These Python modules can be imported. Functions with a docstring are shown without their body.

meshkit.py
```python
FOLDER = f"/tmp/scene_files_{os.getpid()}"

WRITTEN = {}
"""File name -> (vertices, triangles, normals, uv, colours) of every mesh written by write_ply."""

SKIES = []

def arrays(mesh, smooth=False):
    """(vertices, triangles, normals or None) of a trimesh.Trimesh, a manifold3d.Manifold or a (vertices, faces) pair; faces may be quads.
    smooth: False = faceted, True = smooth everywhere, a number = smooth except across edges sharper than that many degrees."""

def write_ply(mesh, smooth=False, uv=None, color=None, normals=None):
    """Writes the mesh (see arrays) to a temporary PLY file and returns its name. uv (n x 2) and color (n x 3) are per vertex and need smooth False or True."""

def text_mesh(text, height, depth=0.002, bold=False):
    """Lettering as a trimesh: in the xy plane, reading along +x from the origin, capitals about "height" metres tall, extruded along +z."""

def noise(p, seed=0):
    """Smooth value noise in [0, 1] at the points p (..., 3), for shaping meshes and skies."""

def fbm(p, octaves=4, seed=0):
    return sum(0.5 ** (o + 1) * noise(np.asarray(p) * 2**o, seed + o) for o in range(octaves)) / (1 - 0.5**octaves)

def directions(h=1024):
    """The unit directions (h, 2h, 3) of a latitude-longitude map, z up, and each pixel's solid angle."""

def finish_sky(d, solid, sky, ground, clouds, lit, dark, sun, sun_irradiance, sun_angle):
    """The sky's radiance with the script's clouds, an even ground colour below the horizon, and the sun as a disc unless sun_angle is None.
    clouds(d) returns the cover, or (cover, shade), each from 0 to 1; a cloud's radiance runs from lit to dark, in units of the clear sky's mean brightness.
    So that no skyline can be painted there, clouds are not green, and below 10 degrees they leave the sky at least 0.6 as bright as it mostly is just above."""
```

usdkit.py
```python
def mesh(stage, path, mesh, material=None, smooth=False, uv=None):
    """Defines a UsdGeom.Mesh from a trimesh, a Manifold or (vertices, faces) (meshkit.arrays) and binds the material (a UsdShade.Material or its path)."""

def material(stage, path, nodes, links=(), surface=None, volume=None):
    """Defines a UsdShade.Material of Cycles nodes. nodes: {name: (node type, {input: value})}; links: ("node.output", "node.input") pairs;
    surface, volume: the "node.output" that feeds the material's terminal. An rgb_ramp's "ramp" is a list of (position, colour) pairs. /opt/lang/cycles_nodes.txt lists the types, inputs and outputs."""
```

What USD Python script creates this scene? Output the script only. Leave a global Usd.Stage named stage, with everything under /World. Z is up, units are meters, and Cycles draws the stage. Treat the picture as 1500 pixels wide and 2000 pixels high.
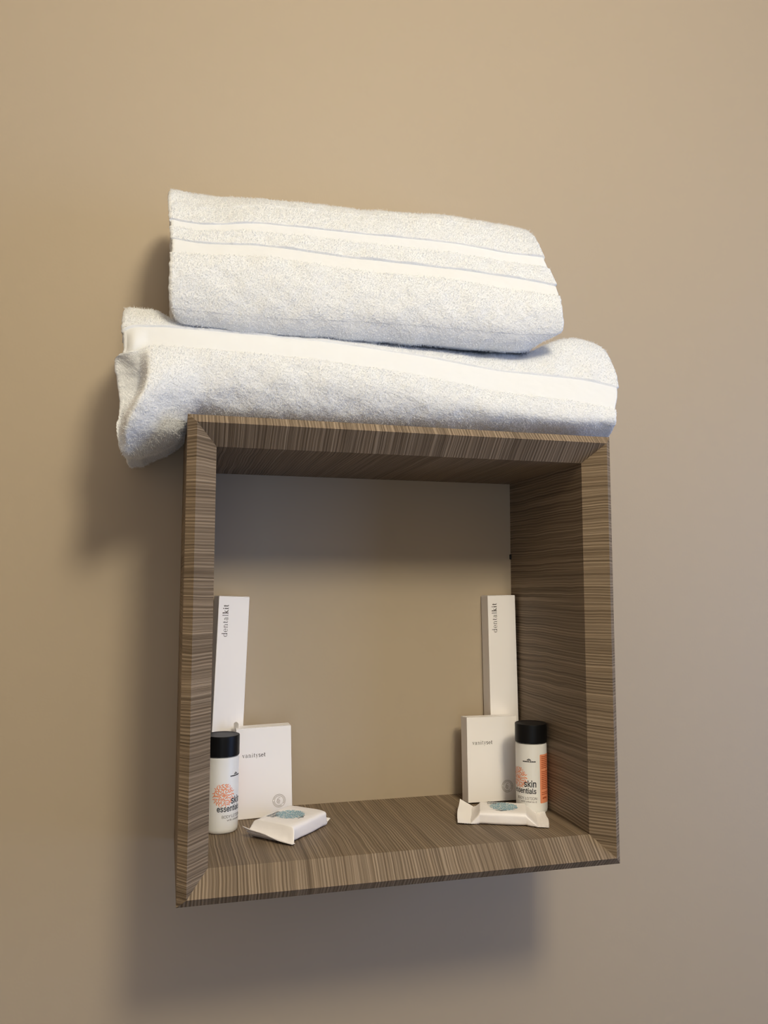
import math, random
import numpy as np, trimesh, usdkit, meshkit
from pxr import Usd, UsdGeom, UsdLux, UsdShade, Gf, Sdf, Vt
from scipy.interpolate import CubicSpline, PchipInterpolator
from shapely.geometry import Polygon, LineString, Point, box as sbox
from shapely.ops import unary_union
from shapely import affinity

random.seed(7); RNG = np.random.default_rng(7)
stage = Usd.Stage.CreateInMemory()
UsdGeom.SetStageUpAxis(stage, UsdGeom.Tokens.z); UsdGeom.SetStageMetersPerUnit(stage, 1.0)
UsdGeom.Xform.Define(stage, '/World'); UsdGeom.Scope.Define(stage, '/World/Looks')
Z0 = 1.35                                    # height of the shelf's underside above the floor
def V(x, y, z): return Gf.Vec3d(float(x), float(y), float(z))

# ---------------------------------------------------------------- camera
EXPOSURE = 0.0
cam = UsdGeom.Camera.Define(stage, '/World/camera')
cam.CreateFocalLengthAttr(1558.87 * 36 / 1500); cam.CreateHorizontalApertureAttr(36.0); cam.CreateVerticalApertureAttr(48.0)
cam.CreateClippingRangeAttr(Gf.Vec2f(0.02, 50)); cam.CreateExposureAttr(EXPOSURE)
_rv = np.array([0.0915, -0.0135, -0.2644]); _a = np.linalg.norm(_rv); _k = _rv / _a
_K = np.array([[0, -_k[2], _k[1]], [_k[2], 0, -_k[0]], [-_k[1], _k[0], 0]])
_R = np.eye(3) + math.sin(_a) * _K + (1 - math.cos(_a)) * _K @ _K
_right, _up, _back = _R @ [1, 0, 0], _R @ [0, 0, 1], _R @ [0, -1, 0]
cam.AddTransformOp().Set(Gf.Matrix4d(*_right, 0, *_up, 0, *_back, 0, -0.0112, -0.7145, 0.2120 + Z0, 1))

# ---------------------------------------------------------------- light
def rect(name, loc, target, w, h, color, power):
    l = UsdLux.RectLight.Define(stage, '/World/' + name)
    l.CreateWidthAttr(w); l.CreateHeightAttr(h); l.CreateColorAttr(Gf.Vec3f(*color)); l.CreateIntensityAttr(power)
    d = np.array(target, float) - loc; d /= np.linalg.norm(d); z = -d
    up = np.array([0, 0, 1.0]) if abs(z[2]) < .95 else np.array([0, 1.0, 0])
    x = np.cross(up, z); x /= np.linalg.norm(x); y = np.cross(z, x)
    l.AddTransformOp().Set(Gf.Matrix4d(*x, 0, *y, 0, *z, 0, *map(float, loc), 1))
    return l
ROOM = dict(x0=-.75, x1=1.7, y0=-2.1, z1=2.5)
lamp = UsdLux.SphereLight.Define(stage, '/World/globe_lamp')           # warm globe lamp, above and in front of the shelf
lamp.CreateRadiusAttr(.12); lamp.CreateIntensityAttr(63.); lamp.CreateColorAttr(Gf.Vec3f(1.0, .89, .66)); lamp.AddTranslateOp().Set(V(.28, -1.15, 2.30))
rect('daylight_window', (1.36, -.90, 1.5), (.25, 0, 1.5), .55, 1.0, (.30, .51, 1.0), 4.7)      # cool daylight from the right
rect('cool_front_fill', (-.2, -1.95, 1.25), (.1, 0, 1.4), .8, 1.2, (.52, .74, 1.0), 1.15)       # weak cool fill light added behind the camera; no doorway is built
# ---------------------------------------------------------------- materials
def mat(name, nodes, links, surface='p.BSDF'):
    return usdkit.material(stage, '/World/Looks/' + name, nodes, links, surface=surface)
def plain(name, color, rough=.5, **kw):
    return mat(name, {'p': ('principled_bsdf', {'base_color': color, 'roughness': rough, **kw})}, [])
def paint(name, color, rough=.55):
    return mat(name, {'t': ('texture_coordinate', {}), 'n': ('noise_texture', {'scale': 420., 'detail': 3.}), 'b': ('bump', {'strength': .08, 'distance': .0006}),
                      'p': ('principled_bsdf', {'base_color': color, 'roughness': rough, 'specular_ior_level': .3})},
               [('t.object', 'n.vector'), ('n.fac', 'b.height'), ('b.normal', 'p.normal')])
def wood(name, axis, seed):
    """Brushed laminate: fine ridges that run across the board, so they change only along AXIS ('x' or 'z')."""
    ax = 'xyz'.index(axis)
    def sc(a, b): v = [b, b, b]; v[ax] = a; return tuple(v)
    nodes = {'t': ('texture_coordinate', {}),
             'off': ('mapping', {'location': (seed, seed * .37, seed * .71)}),
             'wl': ('noise_texture', {'scale': 17., 'detail': 2.}),                    # slow waviness
             'wsub': ('math', {'math_type': 'subtract', 'value2': .5}), 'wm': ('math', {'math_type': 'multiply', 'value2': .0045}),
             'cx': ('combine_xyz', {}), 'add': ('mix', {'mix_type': 'add', 'fac': 1.}),
             'm1': ('mapping', {'scale': sc(980., 5.)}), 'n1': ('noise_texture', {'scale': 1., 'detail': 2., 'roughness': .55}),
             'm2': ('mapping', {'scale': sc(120., 2.)}), 'n2': ('noise_texture', {'scale': 1., 'detail': 2., 'roughness': .6}),
             'm3': ('mapping', {'scale': sc(1500., 60.)}), 'n3': ('noise_texture', {'scale': 1., 'detail': 1.}),
             'r1': ('rgb_ramp', {'ramp': [(0, (.088, .061, .039)), (.36, (.118, .085, .056)), (.47, (.178, .132, .090)), (.56, (.232, .176, .124)), (.66, (.312, .243, .175)), (1, (.37, .295, .215))]}),
             'r2': ('rgb_ramp', {'ramp': [(.28, (.80, .785, .775)), (.5, (1., 1., 1.)), (.72, (1.14, 1.125, 1.11))]}),
             'mul': ('mix', {'mix_type': 'multiply', 'fac': 1.}),
             'sx': ('separate_xyz', {}), 'nlow': ('noise_texture', {'scale': 1., 'detail': 1.}), 'mlow': ('mapping', {'scale': sc(75., 2.)}),
             'ph1': ('math', {'math_type': 'multiply', 'value2': 2650.}), 'ph2': ('math', {'math_type': 'multiply_add', 'value2': 11.}),
             'sin': ('math', {'math_type': 'sine'}), 'sn': ('math', {'math_type': 'multiply_add', 'value2': .16, 'value3': .5}),      # quasi-regular ridges, about 2.4 mm apart
             'mix1': ('mix_float', {}), 'mk': ('map_range', {'from_min': .35, 'from_max': .65, 'to_min': .35, 'to_max': .95, 'clamp': True}), 'm4': ('mapping', {'scale': sc(45., 6.), 'location': (3., 5., 7.)}), 'n4': ('noise_texture', {'scale': 1., 'detail': 1.}),
             'hm': ('math', {'math_type': 'multiply_add', 'value2': .25}), 'b': ('bump', {'strength': .7, 'distance': .0008}),
             'p': ('principled_bsdf', {'roughness': .52, 'specular_ior_level': .2})}
    links = [('t.object', 'off.vector'), ('off.vector', 'wl.vector'), ('wl.fac', 'wsub.value1'), ('wsub.value', 'wm.value1'), ('wm.value', 'cx.' + axis),
             ('off.vector', 'add.color1'), ('cx.vector', 'add.color2')]
    for k in '123': links += [('add.color', f'm{k}.vector'), (f'm{k}.vector', f'n{k}.vector')]
    links += [('add.color', 'sx.vector'), ('sx.' + axis, 'ph1.value1'), ('add.color', 'mlow.vector'), ('mlow.vector', 'nlow.vector'), ('nlow.fac', 'ph2.value1'), ('ph1.value', 'ph2.value3'),
              ('ph2.value', 'sin.value1'), ('sin.value', 'sn.value1'), ('add.color', 'm4.vector'), ('m4.vector', 'n4.vector'), ('n4.fac', 'mk.value'), ('mk.result', 'mix1.fac'), ('sn.value', 'mix1.a'), ('n1.fac', 'mix1.b')]
    links += [('mix1.result', 'r1.fac'), ('n2.fac', 'r2.fac'), ('r1.color', 'mul.color1'), ('r2.color', 'mul.color2'), ('mul.color', 'p.base_color'),
              ('n3.fac', 'hm.value1'), ('mix1.result', 'hm.value3'), ('hm.value', 'b.height'), ('b.normal', 'p.normal')]
    return mat(name, nodes, links)
M = dict(
    wall=paint('wall_paint', (.43, .352, .262)),
    side=paint('side_wall_paint', (.36, .31, .25)), warm=paint('left_wall_paint', (.46, .365, .26)), white=paint('white_paint', (.60, .59, .57)),
    floor=mat('floor_tile', {'t': ('texture_coordinate', {}), 'b': ('brick_texture', {'color1': (.30, .26, .22), 'color2': (.33, .29, .25), 'mortar': (.2, .19, .18), 'scale': 1., 'brick_width': .3, 'row_height': .3, 'mortar_size': .003, 'offset': 0.}), 'p': ('principled_bsdf', {'roughness': .35})}, [('t.object', 'b.vector'), ('b.color', 'p.base_color')]),
    wood_x=wood('wood_laminate_across', 'x', 1.3), wood_z=wood('wood_laminate_upright', 'z', 4.1), wood_z2=wood('wood_laminate_upright_wide', 'z', 9.6),
    towel=mat('terry_cotton', {'t': ('texture_coordinate', {}), 'a': ('attribute', {'attribute': 'terry'}), 'n': ('noise_texture', {'scale': 820., 'detail': 2.5, 'roughness': .6}), 'n2': ('noise_texture', {'scale': 2600., 'detail': 1.}),
        'k': ('math', {'math_type': 'multiply_add', 'value2': .9, 'value3': .12}), 'h': ('math', {'math_type': 'multiply'}), 'h2': ('math', {'math_type': 'multiply_add', 'value2': .12}), 'b': ('bump', {'strength': .45, 'distance': .0009}),
        'p': ('principled_bsdf', {'base_color': (.735, .755, .79), 'roughness': .95, 'specular_ior_level': .1, 'sheen_weight': .2, 'sheen_roughness': .5})},
        [('t.object', 'n.vector'), ('t.object', 'n2.vector'), ('a.fac', 'k.value1'), ('n.fac', 'h.value1'), ('k.value', 'h.value2'), ('n2.fac', 'h2.value1'), ('h.value', 'h2.value3'), ('h2.value', 'b.height'), ('b.normal', 'p.normal')]),
    pile=mat('terry_loops', {'d': ('diffuse_bsdf', {'color': (.90, .915, .94), 'roughness': .6}), 'tr': ('translucent_bsdf', {'color': (.90, .915, .94)}), 'm': ('mix_closure', {'fac': .5})}, [('d.BSDF', 'm.closure1'), ('tr.BSDF', 'm.closure2')], 'm.closure'),
    card=mat('white_card', {'t': ('texture_coordinate', {}), 'n': ('noise_texture', {'scale': 900., 'detail': 2.}), 'b': ('bump', {'strength': .05, 'distance': .0003}), 'p': ('principled_bsdf', {'base_color': (.90, .875, .89), 'roughness': .5, 'specular_ior_level': .35})}, [('t.object', 'n.vector'), ('n.fac', 'b.height'), ('b.normal', 'p.normal')]),
    gap=plain('card_gap', (.12, .1, .09), .8),
    ink=plain('grey_ink', (.10, .085, .08), .6), seal=plain('pale_grey_ink', (.42, .38, .35), .6), dark=plain('charcoal_ink', (.035, .035, .04), .5),
    bottle=mat('milky_plastic', {'p': ('principled_bsdf', {'base_color': (.86, .85, .84), 'roughness': .32, 'subsurface_weight': .25, 'subsurface_scale': .004, 'subsurface_radius': (1., .9, .8)})}, []),
    cap=plain('black_cap_plastic', (.004, .004, .0045), .42, specular_ior_level=.22), orange=plain('orange_ink', (.80, .30, .16), .45), rust=plain('rust_ink', (.42, .09, .03), .5),
    paper=mat('coated_paper', {'t': ('texture_coordinate', {}), 'n': ('noise_texture', {'scale': 160., 'detail': 3.}), 'b': ('bump', {'strength': .25, 'distance': .0008}), 'p': ('principled_bsdf', {'base_color': (.90, .87, .88), 'roughness': .42})}, [('t.object', 'n.vector'), ('n.fac', 'b.height'), ('b.normal', 'p.normal')]),
    clip=plain('dark_metal', (.02, .018, .016), .5, metallic=.3),
)

# ---------------------------------------------------------------- scene helpers
used = {}
def numbered(path):
    n = used.get(path, 0); used[path] = n + 1
    return path if n == 0 else f'{path}_{n:03d}'
def meta(prim, **kw):
    for k, v in kw.items():
        if v: prim.SetCustomDataByKey(k, v)
def thing(name, label, cat, loc=(0, 0, 0), rot=None, group=None):
    x = UsdGeom.Xform.Define(stage, numbered('/World/' + name))
    m = np.eye(4); m[:3, :3] = (np.eye(3) if rot is None else rot); loc = np.array(loc, float) + [0, 0, Z0]
    x.AddTransformOp().Set(Gf.Matrix4d(*m[:3, 0], 0, *m[:3, 1], 0, *m[:3, 2], 0, *loc, 1))
    meta(x.GetPrim(), label=label, category=cat, group=group)
    return str(x.GetPath())
def part(parent, name, mesh, m, smooth=30, **kw):
    p = usdkit.mesh(stage, numbered(parent + '/' + name), mesh, M[m] if isinstance(m, str) else m, smooth=smooth)
    meta(p.GetPrim(), **kw)
    return str(p.GetPath())
def structure(name, mesh, m):
    p = usdkit.mesh(stage, '/World/' + name, mesh, M[m]); meta(p.GetPrim(), kind='structure')
def boxm(x0, x1, y0, y1, z0, z1):
    b = trimesh.creation.box([x1 - x0, y1 - y0, z1 - z0]); b.apply_translation([(x0 + x1) / 2, (y0 + y1) / 2, (z0 + z1) / 2]); return b
def rounded(x0, x1, y0, y1, z0, z1, r):
    """A box whose edges are bevelled by r: the hull of its inset corners pushed out along each axis."""
    P = []
    for i in (0, 1):
        for j in (0, 1):
            for k in (0, 1):
                c = np.array([(x0, x1)[i], (y0, y1)[j], (z0, z1)[k]]); s = np.array([(1, -1)[i], (1, -1)[j], (1, -1)[k]]) * r
                for e in ((0, 1, 1), (1, 0, 1), (1, 1, 0)): P.append(c + s * e)
    return trimesh.convex.convex_hull(np.array(P))
def loft(rings, cap=True):
    """Quads between equally long closed rings; ends closed by fans when cap."""
    rings = np.asarray(rings); n, k = rings.shape[:2]; v = rings.reshape(-1, 3); i, j = np.meshgrid(np.arange(n - 1), np.arange(k), indexing='ij'); jn = (j + 1) % k
    q = np.stack([i * k + j, i * k + jn, (i + 1) * k + jn, (i + 1) * k + j], -1).reshape(-1, 4); f = np.vstack([q[:, [0, 1, 2]], q[:, [0, 2, 3]]])
    if cap:
        a, b = len(v), len(v) + 1; v = np.vstack([v, rings[0].mean(0), rings[-1].mean(0)]); jj = np.arange(k); jn = (jj + 1) % k
        f = np.vstack([f, np.stack([np.full(k, a), jn, jj], 1), np.stack([np.full(k, b), (n - 1) * k + jj, (n - 1) * k + jn], 1)])
    m = trimesh.Trimesh(v, f, process=False)
    if m.volume < 0: m.invert()
    return m
def extrude(shape, depth):
    out = [trimesh.creation.extrude_polygon(g, depth, engine='earcut') for g in getattr(shape, 'geoms', [shape]) if g.area > 1e-12]
    return trimesh.util.concatenate(out)

# ---------------------------------------------------------------- lettering
def serif_word(text, xh, bold_from=99, spacing=.16):
    """A small serif face drawn as strokes (lower case); x-height xh; returns a flat shape in xy, baseline y=0, starting at x=0."""
    def arc(cx, cy, rx, ry, a0, a1, n=18): return [(cx + rx * math.cos(math.radians(a)), cy + ry * math.sin(math.radians(a))) for a in np.linspace(a0, a1, n)]
    x, out = 0.0, []
    for i, ch in enumerate(text):
        S, T = (.21, .085) if i >= bold_from else (.135, .06)
        def st(cx, y0, y1, w=None): w = w or S; return sbox(cx - w / 2, y0, cx + w / 2, y1)
        def sf(x0, x1, y): return sbox(x0, y - .03, x1, y + .03)
        def ln(p, w): return LineString(p).buffer(w / 2, cap_style=2)
        def bowl(cx, rx):
            return affinity.scale(Point(0, 0).buffer(1, 24), rx, .52).difference(affinity.scale(Point(0, 0).buffer(1, 24), rx - S, .52 - T))
        foot = lambda cx: sf(cx - S * 1.15, cx + S * 1.15, .03)
        head = lambda cx, y: Polygon([(cx - S * 1.2, y - .09), (cx + S / 2, y), (cx + S / 2, y - .14), (cx - S / 2, y - .14)])
        if ch == 'd': g = [affinity.translate(bowl(0, .36), .36, .5), st(.66, 0, 1.55), head(.66, 1.55), sf(.66, .66 + S * 1.2, .03)]; w = .84
        elif ch == 'e': g = [affinity.translate(bowl(0, .36), .36, .5).difference(Polygon([(.4, .14), (1, .1), (1, .45), (.4, .45)])), sbox(.1, .47, .66, .47 + T), ln([(.36, .02), (.55, .08), (.68, .22)], T * 1.4)]; w = .72
        elif ch in 'n': g = [st(.18, 0, 1), head(.18, 1), foot(.18), ln(arc(.42, .68, .24, .29, 170, 0), T * 1.6), st(.68, 0, .72), foot(.68)]; w = .86
        elif ch == 't': g = [st(.2, .16, 1.28), sf(.02, .46, .96), ln(arc(.33, .17, .13, .14, 180, 320), T * 1.5)]; w = .46
        elif ch == 'a': g = [st(.5, .1, .74), ln(arc(.32, .72, .2, .25, 150, 0), T * 1.7), Point(.15, .78).buffer(S * .5), ln(arc(.3, .28, .22, .26, 70, 330), S * .8), sf(.46, .72, .05)]; w = .74
        elif ch == 'l': g = [st(.18, 0, 1.55), head(.18, 1.55), foot(.18)]; w = .36
        elif ch == 'k': g = [st(.18, 0, 1.55), head(.18, 1.55), foot(.18), ln([(.24, .42), (.62, .97)], T * 1.2), ln([(.36, .56), (.68, .03)], S), sf(.52, .84, .03), sf(.46, .78, .97)]; w = .82
        elif ch == 'i': g = [st(.18, 0, 1), head(.18, 1), foot(.18), Point(.17, 1.33).buffer(S * .62)]; w = .36
        elif ch == 'v': g = [ln([(.12, .98), (.38, .02)], S), ln([(.36, .02), (.62, .98)], T), sf(0, .28, .97), sf(.5, .74, .97)]; w = .72
        elif ch == 'y': g = [ln([(.12, .98), (.38, .02)], S), ln([(.62, .98), (.36, .02), (.24, -.36)], T), Point(.2, -.38).buffer(S * .5), sf(0, .28, .97), sf(.5, .74, .97)]; w = .72
        elif ch == 's': g = [ln(arc(.27, .74, .19, .23, 40, 250, 12) + arc(.27, .26, .21, .23, 70, -140, 12), S * .8), sbox(.44, .7, .48, .98), sbox(.04, .02, .08, .32)]; w = .54
        out.append(affinity.translate(unary_union(g), x, 0)); x += w + spacing
    return affinity.scale(unary_union(out), xh, xh, origin=(0, 0))
def fitted(shape_or_mesh, width):
    """Scales a flat mesh in x so that it starts at 0 and is WIDTH long."""
    m = shape_or_mesh; m.apply_translation([-m.bounds[0, 0], 0, 0]); m.vertices[:, 0] *= width / m.bounds[1, 0]; return m

# ---------------------------------------------------------------- the room
W, H, D = 0.33, 0.3314, 0.1554
TL = TR = TT = TB = 0.0206; C, E = 0.0063, 0.0153          # board thickness, outer chamfer, how far the inner edge lies behind the front
r = ROOM
structure('wall_back', boxm(r['x0'], r['x1'], 0, .1, 0, r['z1']), 'wall')
structure('floor', boxm(r['x0'], r['x1'], r['y0'], .1, -.1, 0), 'floor')
structure('ceiling', boxm(r['x0'], r['x1'], r['y0'], .1, r['z1'], r['z1'] + .1), 'white')
structure('wall_left', boxm(r['x0'] - .1, r['x0'], r['y0'], .1, 0, r['z1']), 'warm')
structure('wall_right', boxm(r['x1'], r['x1'] + .1, r['y0'], .1, 0, r['z1']), 'side')
structure('wall_front', boxm(r['x0'], r['x1'], r['y0'] - .1, r['y0'], 0, r['z1']), 'side')

# ---------------------------------------------------------------- the wall shelf
shelf = thing('wall_shelf', 'square brown wood-grain box shelf fixed to the beige wall, open at the front', 'shelf', (0, 0, 0))
b = .0005
def profile(out, inn):      # (depth y, height over the outer face) of a board: outer face 0 .. inner face 1
    t = abs(inn - out); s = 1 if inn > out else -1
    return [(0, out), (-(D - C), out), (-D, out + s * C), (-D + E - b, inn - s * b), (-D + E, inn), (0, inn)]
def board_h(out, inn):
    a, c = [], []
    for y, z in profile(out, inn):
        e = abs(z - out) / abs(inn - out); a.append((e * TL, y, z)); c.append((W - e * TR, y, z))
    return loft([a, c])
def board_v(out, inn):
    a, c = [], []
    for y, x in profile(out, inn):
        e = abs(x - out) / abs(inn - out); a.append((x, y, e * TB)); c.append((x, y, H - e * TT))
    return loft([a, c])
part(shelf, 'top_panel', board_h(H, H - TT), 'wood_x', False)
part(shelf, 'bottom_panel', board_h(0, TB), 'wood_x', False)
part(shelf, 'left_panel', board_v(0, TL), 'wood_z', False)
part(shelf, 'right_panel', board_v(W, W - TR), 'wood_z2', False)
part(shelf, 'mounting_clip', rounded(W - TR - .0014, W - TR + .001, -.002, -.0001, .2375, .2423, .0003), 'clip', label='tiny dark clip where the right panel meets the wall')

# ---------------------------------------------------------------- towels
def sheet(front, back, ncol, nfront, nback):
    """A towel bundle's skin: FRONT rails (top to bottom, each a row of points from left to right) and BACK rails ((y, z, dx) offsets from the last and first rail),
    made into a dense closed grid [around, along, 3]; also the ring parameter of each rail."""
    F = np.array(front, float); cols = np.linspace(0, 1, F.shape[1])
    xs = F[:, :, 0].mean(0); t = (xs - xs[0]) / (xs[-1] - xs[0]); tt = np.linspace(0, 1, ncol)
    Fd = PchipInterpolator(t, F, axis=1)(tt)
    xtop, xbot = Fd[0, :, 0], Fd[-1, :, 0]; Bd = []
    for k, (y, z) in enumerate(back):
        w = (k + 1) / (len(back) + 1); zz = z(xtop) if callable(z) else np.full(ncol, z)
        Bd.append(np.stack([xbot * (1 - w) + xtop * w, np.full(ncol, y), zz], 1))
    rails = np.concatenate([Fd, np.array(Bd), Fd[:1]], 0)
    seg = np.linalg.norm(np.diff(rails, axis=0), axis=2).mean(1); u = np.r_[0, np.cumsum(seg)]
    cs = CubicSpline(u, rails, axis=0, bc_type='periodic')
    nf = len(front); uu = np.r_[np.linspace(0, u[nf - 1], nfront, endpoint=False), np.linspace(u[nf - 1], u[-1], nback, endpoint=False)]
    return cs(uu), uu, u
def normals_of(G):
    du = np.roll(G, -1, 0) - np.roll(G, 1, 0); dt = np.gradient(G, axis=1); n = np.cross(du, dt); n /= np.linalg.norm(n, axis=2, keepdims=True) + 1e-12
    c = G.mean((0,))[None]; s = np.sign(((G - c) * n).sum(2).mean()); return n * s
def towel(path, G, uu, terry, extra, steps):
    """Pile relief on the grid, layered ends, and loose loops standing on the terry."""
    N = normals_of(G); mask = terry(uu)[:, None] * np.ones(G.shape[1])[None]
    n1 = meshkit.fbm(G * 800., 2, 3) - .5; n2 = meshkit.fbm(G * 60., 3, 5) - .5; n3 = meshkit.noise(G * 1500., 8) - .5
    disp = mask * (.0010 + .0005 * n1 + .0002 * n3) + .0030 * n2 * (.35 + .65 * mask) + extra(uu)[:, None]
    S = G + N * disp[..., None]
    t = np.linspace(0, 1, G.shape[1]); near = np.clip((t - .955) / .045, 0, 1) ** 2 - np.clip((.045 - t) / .045, 0, 1) ** 2     # selvedges: terry stands out further than the flat bands, unevenly
    S[..., 0] += near[None] * (-.0012 * (1 - mask) + .0007 * (meshkit.noise(G * [40., 260., 260.], 9) - .5) * (.4 + mask))
    rings = np.swapaxes(S, 0, 1)                                   # [along, around, 3]
    def ends(ring, sign):
        c = ring.mean(0); out = []
        for f, dx in steps:
            q = c + (ring - c) * [1, f, f]; q[:, 0] = ring[:, 0] * .5 * (1 + f) + c[0] * .5 * (1 - f) + sign * dx + .0004 * (meshkit.noise(ring * 400. + f * 7, 2) - .5); out.append(q)
        return out
    allr = ends(rings[0], -1)[::-1] + list(rings) + ends(rings[-1], 1)
    cloth = part(path, 'cloth', loft(allr), 'towel', True); ne = len(steps)
    tv = np.concatenate([np.ones(ne * len(uu))] + [mask[:, 0]] * G.shape[1] + [np.ones(ne * len(uu) + 2)])
    UsdGeom.PrimvarsAPI(stage.GetPrimAtPath(cloth)).CreatePrimvar('terry', Sdf.ValueTypeNames.FloatArray, 'vertex').Set(Vt.FloatArray.FromNumpy(tv.astype(np.float32)))
    # loops
    nu, nt = G.shape[:2]; P, Nn = S.reshape(-1, 3), N.reshape(-1, 3); w = np.zeros((nu, nt)); du = np.linalg.norm(np.roll(G, -1, 0) - G, axis=2); w = du * mask
    front = (N[..., 1] < .35); w = w * np.where(front, 1., .12); w = (w / w.sum()).ravel()
    n = 110000; idx = RNG.choice(len(P), n, p=w); p0 = P[idx] + RNG.normal(0, .00035, (n, 3)) - Nn[idx] * .0001
    d = Nn[idx] + RNG.normal(0, .55, (n, 3)); d /= np.linalg.norm(d, axis=1, keepdims=True); L = RNG.uniform(.0006, .0015, n)[:, None]
    bend = RNG.normal(0, .3, (n, 3)) * L; pts = np.stack([p0, p0 + d * L * .55 + bend * .15, p0 + d * L + bend], 1)
    cv = UsdGeom.BasisCurves.Define(stage, path + '/terry_pile'); cv.CreateTypeAttr('linear'); cv.CreateCurveVertexCountsAttr(Vt.IntArray.FromNumpy(np.full(n, 3, np.int32)))
    cv.CreatePointsAttr(Vt.Vec3fArray.FromNumpy(pts.reshape(-1, 3).astype(np.float32))); cv.CreateWidthsAttr(Vt.FloatArray.FromNumpy(np.tile(np.array([.00022, .0002, .00013], np.float32), n))); cv.SetWidthsInterpolation('vertex')
    UsdShade.MaterialBindingAPI.Apply(cv.GetPrim()).Bind(M['pile']); meta(cv.GetPrim(), kind='stuff')
def bands(edges, soft=.0007):
    """1 inside terry bands, 0 on flat weave. edges: (u, value to the right of u)."""
    def f(u):
        out = np.ones_like(u)
        for at, val in edges:
            k = np.clip((u - at) / soft + .5, 0, 1); out = out * (1 - k) + val * k
        return out
    return f
UP = [[[-0.0162, -0.086, 0.5202], [-0.0095, -0.086, 0.5186], [0.0044, -0.086, 0.5166], [0.0596, -0.086, 0.5235], [0.1364, -0.086, 0.5251], [0.2186, -0.086, 0.5301], [0.269, -0.086, 0.5284], [0.2912, -0.086, 0.5254]], [[-0.0147, -0.108, 0.4897], [-0.0083, -0.108, 0.4889], [0.0043, -0.108, 0.4884], [0.0574, -0.108, 0.495], [0.1314, -0.108, 0.496], [0.2105, -0.108, 0.4976], [0.266, -0.108, 0.4946], [0.2947, -0.108, 0.4946]], [[-0.0132, -0.118, 0.471], [-0.0073, -0.118, 0.4705], [0.0043, -0.118, 0.4695], [0.0566, -0.118, 0.4728], [0.1291, -0.118, 0.4711], [0.2067, -0.118, 0.4711], [0.2635, -0.118, 0.4693], [0.3007, -0.118, 0.4664]], [[-0.0129, -0.126, 0.4566], [-0.0071, -0.126, 0.4565], [0.0043, -0.126, 0.4566], [0.0558, -0.126, 0.46], [0.1273, -0.126, 0.4568], [0.2037, -0.126, 0.4578], [0.2596, -0.126, 0.4545], [0.2996, -0.126, 0.4536]], [[-0.0134, -0.132, 0.431], [-0.0066, -0.132, 0.4309], [0.0047, -0.132, 0.4313], [0.0555, -0.132, 0.4325], [0.126, -0.132, 0.4307], [0.2013, -0.132, 0.4321], [0.2588, -0.132, 0.4324], [0.2984, -0.132, 0.4326]], [[-0.0119, -0.129, 0.413], [-0.0061, -0.129, 0.4128], [0.0052, -0.129, 0.4123], [0.0561, -0.129, 0.4123], [0.1267, -0.129, 0.4155], [0.2023, -0.129, 0.4169], [0.2577, -0.129, 0.417], [0.2969, -0.129, 0.4203]], [[-0.0091, -0.121, 0.4082], [-0.0028, -0.121, 0.4057], [0.0094, -0.121, 0.4048], [0.0572, -0.121, 0.4035], [0.1287, -0.121, 0.4068], [0.2052, -0.121, 0.4086], [0.2566, -0.121, 0.409], [0.2844, -0.121, 0.4143]]]
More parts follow.
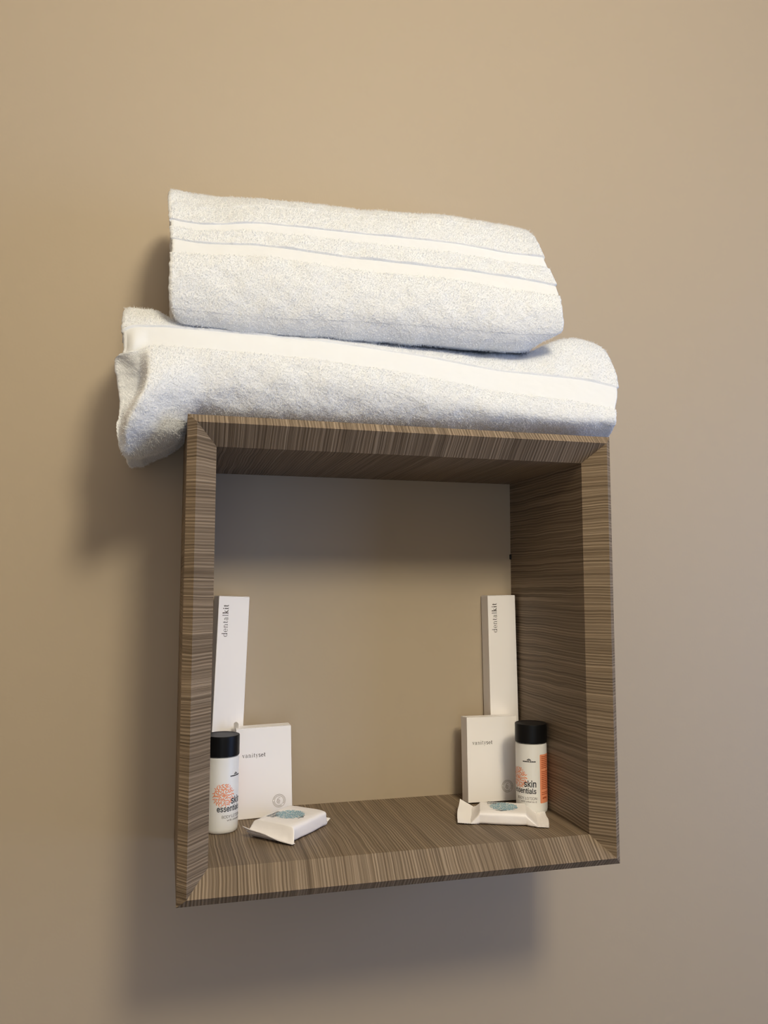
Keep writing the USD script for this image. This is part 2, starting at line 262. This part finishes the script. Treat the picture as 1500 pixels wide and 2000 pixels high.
LO = [[[-0.046, -0.095, 0.4199], [-0.0404, -0.095, 0.4212], [-0.03, -0.095, 0.4214], [-0.011, -0.095, 0.4135], [0.0121, -0.095, 0.4085], [0.0925, -0.095, 0.4065], [0.1785, -0.095, 0.407], [0.2708, -0.095, 0.4085], [0.3296, -0.095, 0.4281], [0.3557, -0.095, 0.4229]], [[-0.0455, -0.12, 0.3965], [-0.0389, -0.12, 0.3994], [-0.0289, -0.12, 0.4006], [-0.0108, -0.12, 0.4014], [0.0114, -0.12, 0.4014], [0.0884, -0.12, 0.4004], [0.1708, -0.12, 0.3956], [0.2591, -0.12, 0.3874], [0.3151, -0.12, 0.3862], [0.3562, -0.12, 0.3815]], [[-0.0456, -0.128, 0.3771], [-0.0371, -0.132, 0.3788], [-0.0281, -0.132, 0.3818], [-0.0104, -0.132, 0.3829], [0.0112, -0.132, 0.3831], [0.0866, -0.132, 0.382], [0.1671, -0.132, 0.376], [0.2533, -0.132, 0.3658], [0.3081, -0.132, 0.3633], [0.3463, -0.132, 0.3588]], [[-0.0496, -0.122, 0.3702], [-0.0334, -0.123, 0.359], [-0.0268, -0.147, 0.3578], [-0.0081, -0.142, 0.3582], [0.0115, -0.136, 0.3597], [0.0863, -0.135, 0.3612], [0.1662, -0.135, 0.357], [0.2518, -0.135, 0.35], [0.3061, -0.135, 0.3481], [0.3437, -0.135, 0.3485]], [[-0.045, -0.12, 0.3417], [-0.0401, -0.124, 0.3389], [-0.034, -0.149, 0.3367], [-0.0094, -0.136, 0.3385], [0.0124, -0.126, 0.3425], [0.088, -0.126, 0.3425], [0.1689, -0.126, 0.3425], [0.2557, -0.126, 0.3425], [0.3108, -0.126, 0.3425], [0.3456, -0.126, 0.3425]], [[-0.0453, -0.127, 0.318], [-0.0437, -0.131, 0.317], [-0.0412, -0.139, 0.3167], [-0.0071, -0.124, 0.3235], [0.0051, -0.11, 0.3365], [0.0908, -0.11, 0.3365], [0.1738, -0.11, 0.3365], [0.2628, -0.11, 0.3365], [0.3193, -0.11, 0.3365], [0.3486, -0.11, 0.3365]], [[-0.0428, -0.122, 0.3064], [-0.0397, -0.12, 0.3054], [-0.0343, -0.115, 0.3065], [-0.0067, -0.098, 0.3214], [0.0042, -0.092, 0.3338], [0.0939, -0.092, 0.3338], [0.1793, -0.092, 0.3338], [0.2708, -0.092, 0.3338], [0.329, -0.092, 0.3338], [0.3531, -0.092, 0.3338]]]
STEPS = [(.985, .0012), (.95, .0022), (.90, .0018), (.87, -.0015), (.83, -.0010), (.80, .0012), (.72, .0014), (.68, -.0025), (.62, -.001), (.5, 0), (.46, -.003), (.3, -.002), (.12, -.003)]
crown = lambda z: (lambda x: z + .0115 * (np.clip((-.004 - x) / .03, 0, 1) + np.clip((x - .285) / .03, 0, 1)))
droop = lambda z: (lambda x: z - .02 * np.clip((-x - .0) / .03, 0, 1) ** 1.2)
lower = thing('bath_towel', 'larger folded white terry towel lying directly on the shelf top, one corner drooping at left', 'towel', (0.15, -.065, H))
upper = thing('bath_towel', 'smaller white terry towel with woven stripe bands, folded on top of the other towel', 'towel', (0.14, -.065, .4215))
G, uu, u = sheet(LO, [(-.07, droop(.3335)), (-.035, droop(.3335)), (-.012, droop(.337)), (-.006, .365), (-.008, .395), (-.03, crown(.4085)), (-.065, crown(.4095))], 470, 300, 130)
G -= np.array([.15, -.065, H])
towel(lower, G, uu, bands([(u[1], 0), (u[2], 1)]), lambda v: -.0003 * np.exp(-((v - u[1] - .0003) / .0005) ** 2), STEPS)
G, uu, u2 = sheet(UP, [(-.094, .4140), (-.065, .4155), (-.03, .4155), (-.012, .421), (-.006, .46), (-.008, .505), (-.025, .528), (-.058, .534)], 400, 330, 130)
G -= np.array([.14, -.065, .4215])
f1 = u2[1] + .38 * (u2[2] - u2[1]); rdg = u2[0] + .35 * (u2[1] - u2[0])
towel(upper, G, uu, bands([(u2[1], 0), (f1, 1), (u2[2], 0), (u2[3], 1), (u2[5], .75), (u2[6], 1)]),
      lambda v: -.0003 * np.exp(-((v - u2[1] - .0003) / .0005) ** 2) - .0012 * np.exp(-((v - u2[2] - .0003) / .0005) ** 2) + .0006 * np.exp(-((v - rdg) / .001) ** 2), STEPS)

tip = trimesh.convex.convex_hull(np.array([(-.0366, -.110, .3085), (-.0230, -.108, .3090), (-.0315, -.109, .3032), (-.0300, -.107, .3034), (-.034, -.098, .310), (-.024, -.098, .311), (-.0305, -.104, .3045)]))
tip = tip.subdivide().subdivide().subdivide(); trimesh.smoothing.filter_laplacian(tip, iterations=6); tip.vertices += .0008 * (meshkit.noise(tip.vertices * 500., 4)[:, None] - .5) + np.array([.0003, .010, .0028]) - np.array([.15, -.065, H])
part(lower, 'corner_tip', tip, 'towel', True)

# ---------------------------------------------------------------- cartons
def rotm(yaw, lean, roll):
    cz, sz, cx, sx, cy, sy = math.cos(yaw), math.sin(yaw), math.cos(-lean), math.sin(-lean), math.cos(roll), math.sin(roll)
    return np.array([[cz, -sz, 0], [sz, cz, 0], [0, 0, 1]]) @ np.array([[1, 0, 0], [0, cx, -sx], [0, sx, cx]]) @ np.array([[cy, 0, sy], [0, 1, 0], [-sy, 0, cy]])
def on_front(m, x, z, turn=0):
    """Puts flat lettering (in xy, extruded +z) on a carton's front: its origin at (x, z) of the front face, TURN degrees anticlockwise."""
    m = m.copy(); a = math.radians(turn); v = m.vertices.copy(); X = v[:, 0] * math.cos(a) - v[:, 1] * math.sin(a); Y = v[:, 0] * math.sin(a) + v[:, 1] * math.cos(a)
    m.vertices = np.stack([x + X, -.00002 - v[:, 2], z + Y], 1); return m
def carton(label, kind, x, y, yaw, lean, roll, w, d, h, group):
    R = rotm(yaw, lean, roll); low = min((R @ [sx * w / 2, k * d, 0])[2] for sx in (-1, 1) for k in (0, 1))
    c = thing('cardboard_carton', label, 'box', (x, y, TB - low), R, group)
    part(c, 'carton', rounded(-w / 2, w / 2, 0, d, 0, h - .0004, .0003), 'card', False)
    part(c, 'seam', boxm(-w / 2 + .0005, w / 2 - .0005, .0006, d - .0005, h - .0005, h - .00025), 'gap', False)
    part(c, 'lid_flap', rounded(-w / 2 + .0002, w / 2 - .0002, .0001, d - .0006, h - .0003, h, .0001), 'card', False)
    return c
def dental(label, *a):
    c = carton(label, 'dental', *a, None); w, d, h = a[5:8]
    t = fitted(extrude(serif_word('dentalkit', .0032, 6), .00004), .0269)
    part(c, 'lettering', on_front(t, -w / 2 + .0087, h - .0342, 90), 'ink', False, label='grey upright serif lettering reading dentalkit')
def vanity(label, *a):
    c = carton(label, 'vanity', *a, None); w, d, h = a[5:8]
    t = fitted(extrude(serif_word('vanityset', .0024, 6), .00004), .0191)
    part(c, 'lettering', on_front(t, -w / 2 + .0050, h - .0239), 'ink', False, label='grey serif lettering reading vanityset')
    o = Point(0, 0); sh = [o.buffer(.0054, 40).difference(o.buffer(.0051, 40)), o.buffer(.0037, 40).difference(o.buffer(.0035, 40))]
    rr = random.Random(5)
    for k in range(30):                                             # the ring of tiny illegible letters
        if k in (7, 18, 19): continue
        a = k * 12; g = affinity.translate(sbox(-.00027, -.0005, .00027, .0005).difference(sbox(-.00012, -.0003 + .0002 * rr.random(), .00012, .0002)), 0, .0044); sh.append(affinity.rotate(g, a, origin=(0, 0)))
    sp = [(.0002 * q * math.cos(q * 1.0) * .75 - .0003, .0002 * q * math.sin(q * 1.0) * .75 - .0004) for q in np.linspace(1, 11.5, 60)]
    sh.append(LineString(sp).buffer(.00022)); sh.append(LineString([(-.0013, .0008), (-.0007, .0021), (.0009, .0024)]).buffer(.00022))
    part(c, 'seal', on_front(extrude(unary_union(sh), .00004), w / 2 - .0109, h - .0608), 'seal', False, label='round pale grey printed seal')
    return c
dental('tall slim white carton with grey upright lettering, leaning in the left corner of the shelf', 0.0390, -.0194, .21, .002, .0345, .0268, .0160, .1819)
dental('tall slim white carton with grey upright lettering, leaning in the right corner of the shelf', .2945, -.0179, .0081, .0054, -.0145, .0278, .0160, .1824)
vl = vanity('short white carton standing behind the left lotion bottle, in front of the left tall carton', .0718, -.0327, .0012, .0021, -.0270, .0457, .0148, .0733)
fl = unary_union([sbox(0, -.004, .0056, .0030), affinity.scale(Point(.0028, .0030).buffer(1, 20), .0028, .0024)])
fm = extrude(fl, .0003); _c, _s = math.cos(math.radians(48)), math.sin(math.radians(48)); _q = fm.vertices.copy()
fm.vertices = np.stack([-.0457 / 2 - .0012 + _q[:, 0] * _c + _q[:, 2] * _s, .0072 - _q[:, 0] * _s + _q[:, 2] * _c, .0728 + _q[:, 1]], 1)
part(vl, 'dust_flap', fm, 'card', False, label='rounded flap sticking up at the left edge')
vanity('short white carton standing between the right wrapped soap and the right tall carton', .2734, -.0376, .0042, .062, .0112, .0484, .0146, .0733)

# ---------------------------------------------------------------- lotion bottles
RB = .0133
def lathe(prof, n=72):
    th = np.linspace(0, 2 * np.pi, n, endpoint=False); return loft([[(q[0] * math.cos(a), q[0] * math.sin(a), q[1]) for a in th] for q in prof], True)
def wrap(m, a0, z0, r=RB):
    """Bends flat lettering round the bottle: x metres become angle, starting a0 radians right of the label's middle."""
    m = m.copy(); m = m.subdivide_to_size(.0008, max_iter=12) if len(m.faces) < 20000 else m
    v = m.vertices; ang = v[:, 0] / r + a0; rad = r + .00003 + v[:, 2]
    return trimesh.Trimesh(np.stack([rad * np.sin(ang), -rad * np.cos(ang), z0 + v[:, 1]], 1), m.faces, process=False)
def coral(radius, seed, width, pitch):
    """A disc filled with short wriggling strokes, the printed brush-like circle."""
    rr = np.random.default_rng(seed); strokes = []
    for ring in np.arange(pitch * .5, radius, pitch):
        n = max(3, int(2 * np.pi * ring / (pitch * 2.1)))
        for k in range(n):
            a = 2 * np.pi * (k + rr.uniform(-.25, .25)) / n; c = ring * np.array([math.cos(a), math.sin(a)]); d = rr.uniform(0, 2 * np.pi); L = pitch * rr.uniform(.7, 1.25)
            t = np.array([math.cos(d), math.sin(d)]); s = np.array([-t[1], t[0]]); bnd = rr.uniform(-.6, .6) * pitch
            strokes.append(LineString([c - t * L, c + s * bnd * .6, c + t * L]).buffer(width * rr.uniform(.8, 1.25), 3))
    return unary_union(strokes).intersection(Point(0, 0).buffer(radius * 1.06, 40))
def word(text, height, width, bold=False): return fitted(meshkit.text_mesh(text, height, .00004, bold), width)
def brand_mark(s=1.0):
    """The small dark emblem over a line of letters too small to read."""
    rr = random.Random(3); g = [affinity.translate(sbox(-.0002, -.00045, .0002, .00045 + .0002 * rr.random()), -.0052 + .00056 * k, 0) for k in range(20) if k != 10]
    g += [LineString([(-.0016, .0011), (-.0007, .0019), (0, .0023), (.0007, .0019), (.0016, .0011)]).buffer(.00028), LineString([(-.0006, .0012), (.0006, .0012)]).buffer(.0003), LineString([(-.0052, -.0001), (.0056, -.0001)]).buffer(.00022)]
    return affinity.scale(unary_union(g), s, s, origin=(0, 0))
def lotion(label, x, y, front):
    """front: direction (radians, 0 towards -y, positive to the right) in which the printed circle faces."""
    c, s = math.cos(front), math.sin(front); bt = thing('lotion_bottle', label, 'bottle', (x, y, TB), np.array([[c, -s, 0], [s, c, 0], [0, 0, 1]]))
    part(bt, 'body', lathe([(.0103, 0), (.0121, .0004), (.0130, .0015), (RB, .0035), (RB, .0560), (.0130, .0574), (.0108, .0582)]), 'bottle', 40)
    part(bt, 'cap', lathe([(.0126, .0583), (.0135, .0584), (.0136, .0590), (.0136, .0732), (.0134, .0737), (.0129, .0739), (.0119, .0739), (.0115, .0736), (.004, .0736)]), 'cap', 40)
    part(bt, 'printed_circle', wrap(extrude(coral(.0090, 4, .00027, .00108), .00002), 0, .0295), 'orange', False, label='orange printed circle of wriggling strokes')
    ls = lambda m, a, z: wrap(m, a, z)
    t1 = word('skin', .0052, .0104, True); t2 = word('essentials', .0042, .0215, True)
    part(bt, 'lettering', trimesh.util.concatenate([ls(t1, .45, .0227), ls(t2, -.39, .0173)]), 'dark', False, label='dark lettering reading skin essentials')
    part(bt, 'lettering', trimesh.util.concatenate([ls(word('BODY LOTION', .0022, .0180), -.09, .0122), ls(word('with vitamin E', .0014, .0140), .21, .0099)]), 'ink', False, label='grey lettering reading body lotion with vitamin E')
    part(bt, 'brand_mark', wrap(extrude(brand_mark(), .00004), .79, .0435), 'dark', False, label='small dark emblem over a line of tiny letters')
    pan = sbox(0, 0, .0180, .0400).buffer(-.0008).buffer(.0008); part(bt, 'printed_panel', wrap(extrude(pan, .00002), 1.50, .0092), 'orange', False, label='tall orange printed panel')
    rr = random.Random(9); rows = []
    for k in range(21):
        z = .0378 - k * .00155
        if k in (7, 18): continue
        L = rr.uniform(.009, .0150); rows.append(sbox(.0015, z, .0015 + L, z + .00062))
    rows += [affinity.translate(LineString([(0, 0), (.002, .0004), (.0042, 0)]).buffer(.0007), .003, .0040)]
    part(bt, 'small_print', wrap(extrude(unary_union(rows), .00005), 1.50, .0092), 'rust', False, label='rows of tiny dark print on the orange panel')
lotion('white lotion bottle with black cap beside the left panel, its orange circle facing forward', .0345, -.0556, -.07 + .15)
lotion('white lotion bottle with black cap beside the right panel, its orange strip panel showing', .2953, -.0686, -.44 - .94)

# ---------------------------------------------------------------- wrapped soaps
M['blue'] = plain('blue_ink', (.22, .46, .58), .5); M['bluegrey'] = plain('grey_blue_ink', (.13, .15, .17), .5)
def soap(label, cx, cy, yaw, ends, hw=.0172, hgt=.0098, seed=1):
    """A flow-wrapped soap: padded body with gusseted ends and flat crimped fins. ends: per end (tip distance, z at the -v corner, z at the +v corner, half width)."""
    c, s = math.cos(yaw), math.sin(yaw); sp = thing('wrapped_soap', label, 'soap', (cx, cy, TB), np.array([[c, -s, 0], [s, c, 0], [0, 0, 1]]))
    n = 64; th = np.linspace(0, 2 * np.pi, n, endpoint=False); BL = .0268
    def ring(uv, w, h, zc, e=.30, tilt=(0, 0)):
        cv, sv = np.cos(th), np.sin(th); yv = w * np.sign(cv) * np.abs(cv) ** e; zz = zc + h / 2 * np.sign(sv) * np.abs(sv) ** .42
        f = (yv / w + 1) / 2; return np.stack([np.full(n, uv), yv, zz + tilt[0] * (1 - f) + tilt[1] * f], 1)
    rings = []
    def end(sign, tip, za, zb, wf, mid):
        out = []
        for q_, k in enumerate(np.linspace(0, 1, 11)):                 # gusset: the block closes down to a flat seam, in small pleats
            kk = k ** 1.1; h = hgt * (1 - kk) + .0007 * kk; w = hw * (1 - k) + wf * .97 * k; zc = (hgt / 2) * (1 - k * .35) * (1 - k) + k * .0009
            out.append(ring(sign * (mid + (BL - mid) * k), w, h, zc + .00022 * (q_ % 2) * (0 < k < 1), .30 + .1 * k, (za * k ** 2 * .4, zb * k ** 2 * .4)))
        return out
    L, Rr = end(-1, *ends[0]), end(1, *ends[1])
    cent = [ring(q, hw + .0004 * math.cos(q * 90), hgt + .0005 * math.cos(q * 95), hgt / 2) for q in np.linspace(-ends[0][4], ends[1][4], 9)[1:-1]]
    rr = L[::-1] + cent + Rr; rr = np.array(rr); rr += .0005 * (np.stack([meshkit.noise(rr * 260. + k * 9 + seed * 31, k + seed) for k in range(3)], -1) - .5); rr[..., 2] = np.maximum(rr[..., 2], .0001)
    part(sp, 'wrapper', loft(rr), 'paper', 26)
    for sign, (tip, za, zb, wf, _m) in zip((-1, 1), ends):
        nv, nu_ = 22, 12; vv = np.linspace(-1, 1, nv); top, bot = [], []
        for i in range(nu_ + 1):
            k = i / nu_; uv = BL + (tip - BL) * k - .0012 * (1 - k)
            f = (vv + 1) / 2; z = .0009 + (.4 + .6 * k) * (za * (1 - f) + zb * f) + .00045 * np.sin(vv * 5 + seed) * k + .00018 * (i % 2)
            top.append(np.stack([np.full(nv, sign * uv) + sign * .0007 * np.sin(vv * 2.2 + seed) * k, vv * wf * (.97 + .03 * k), z + .00018], 1)); bot.append(top[-1] - [0, 0, .00036])
        ringl = [np.vstack([t, b_[::-1]]) for t, b_ in zip(top, bot)]; q = loft(ringl); part(sp, 'end_seal', q, 'paper', 20)
    # print on the flat top, read from the far side
    topz = hgt + .0003
    def on_top(m, x, y): m = m.copy(); m.vertices = np.stack([-(m.vertices[:, 0] + x), -(m.vertices[:, 1] + y), topz + .0002 + m.vertices[:, 2]], 1); return m
    part(sp, 'printed_circle', on_top(extrude(coral(.0110, 8, .00028, .00112), .00002), 0, 0), 'blue', False, label='pale blue printed circle of wriggling strokes')
    part(sp, 'lettering', trimesh.util.concatenate([on_top(word('skin', .0036, .0074, True), .0058, -.0094), on_top(word('essentials', .0030, .0150, True), -.0018, -.0132)]), 'bluegrey', False, label='dark lettering reading skin essentials')
    part(sp, 'brand_mark', on_top(extrude(brand_mark(.8), .00003), .002, .0118), 'bluegrey', False, label='small dark emblem with a line of tiny letters')
soap('white wrapped soap in front of the left short carton, its pleated end facing forward', .0867, -.0728, math.radians(47), [(.0308, .0003, .0080, .0228, .0222), (.0312, .0035, .0055, .0182, .0230)], .0190, .0126, 1)
soap('white wrapped soap in front of the right lotion bottle, its long smooth side facing forward', .2612, -.0871, math.radians(-22.7), [(.0372, .0010, .0090, .0198, .0190), (.0352, .0002, .0010, .0203, .0172)], .0172, .0102, 2)
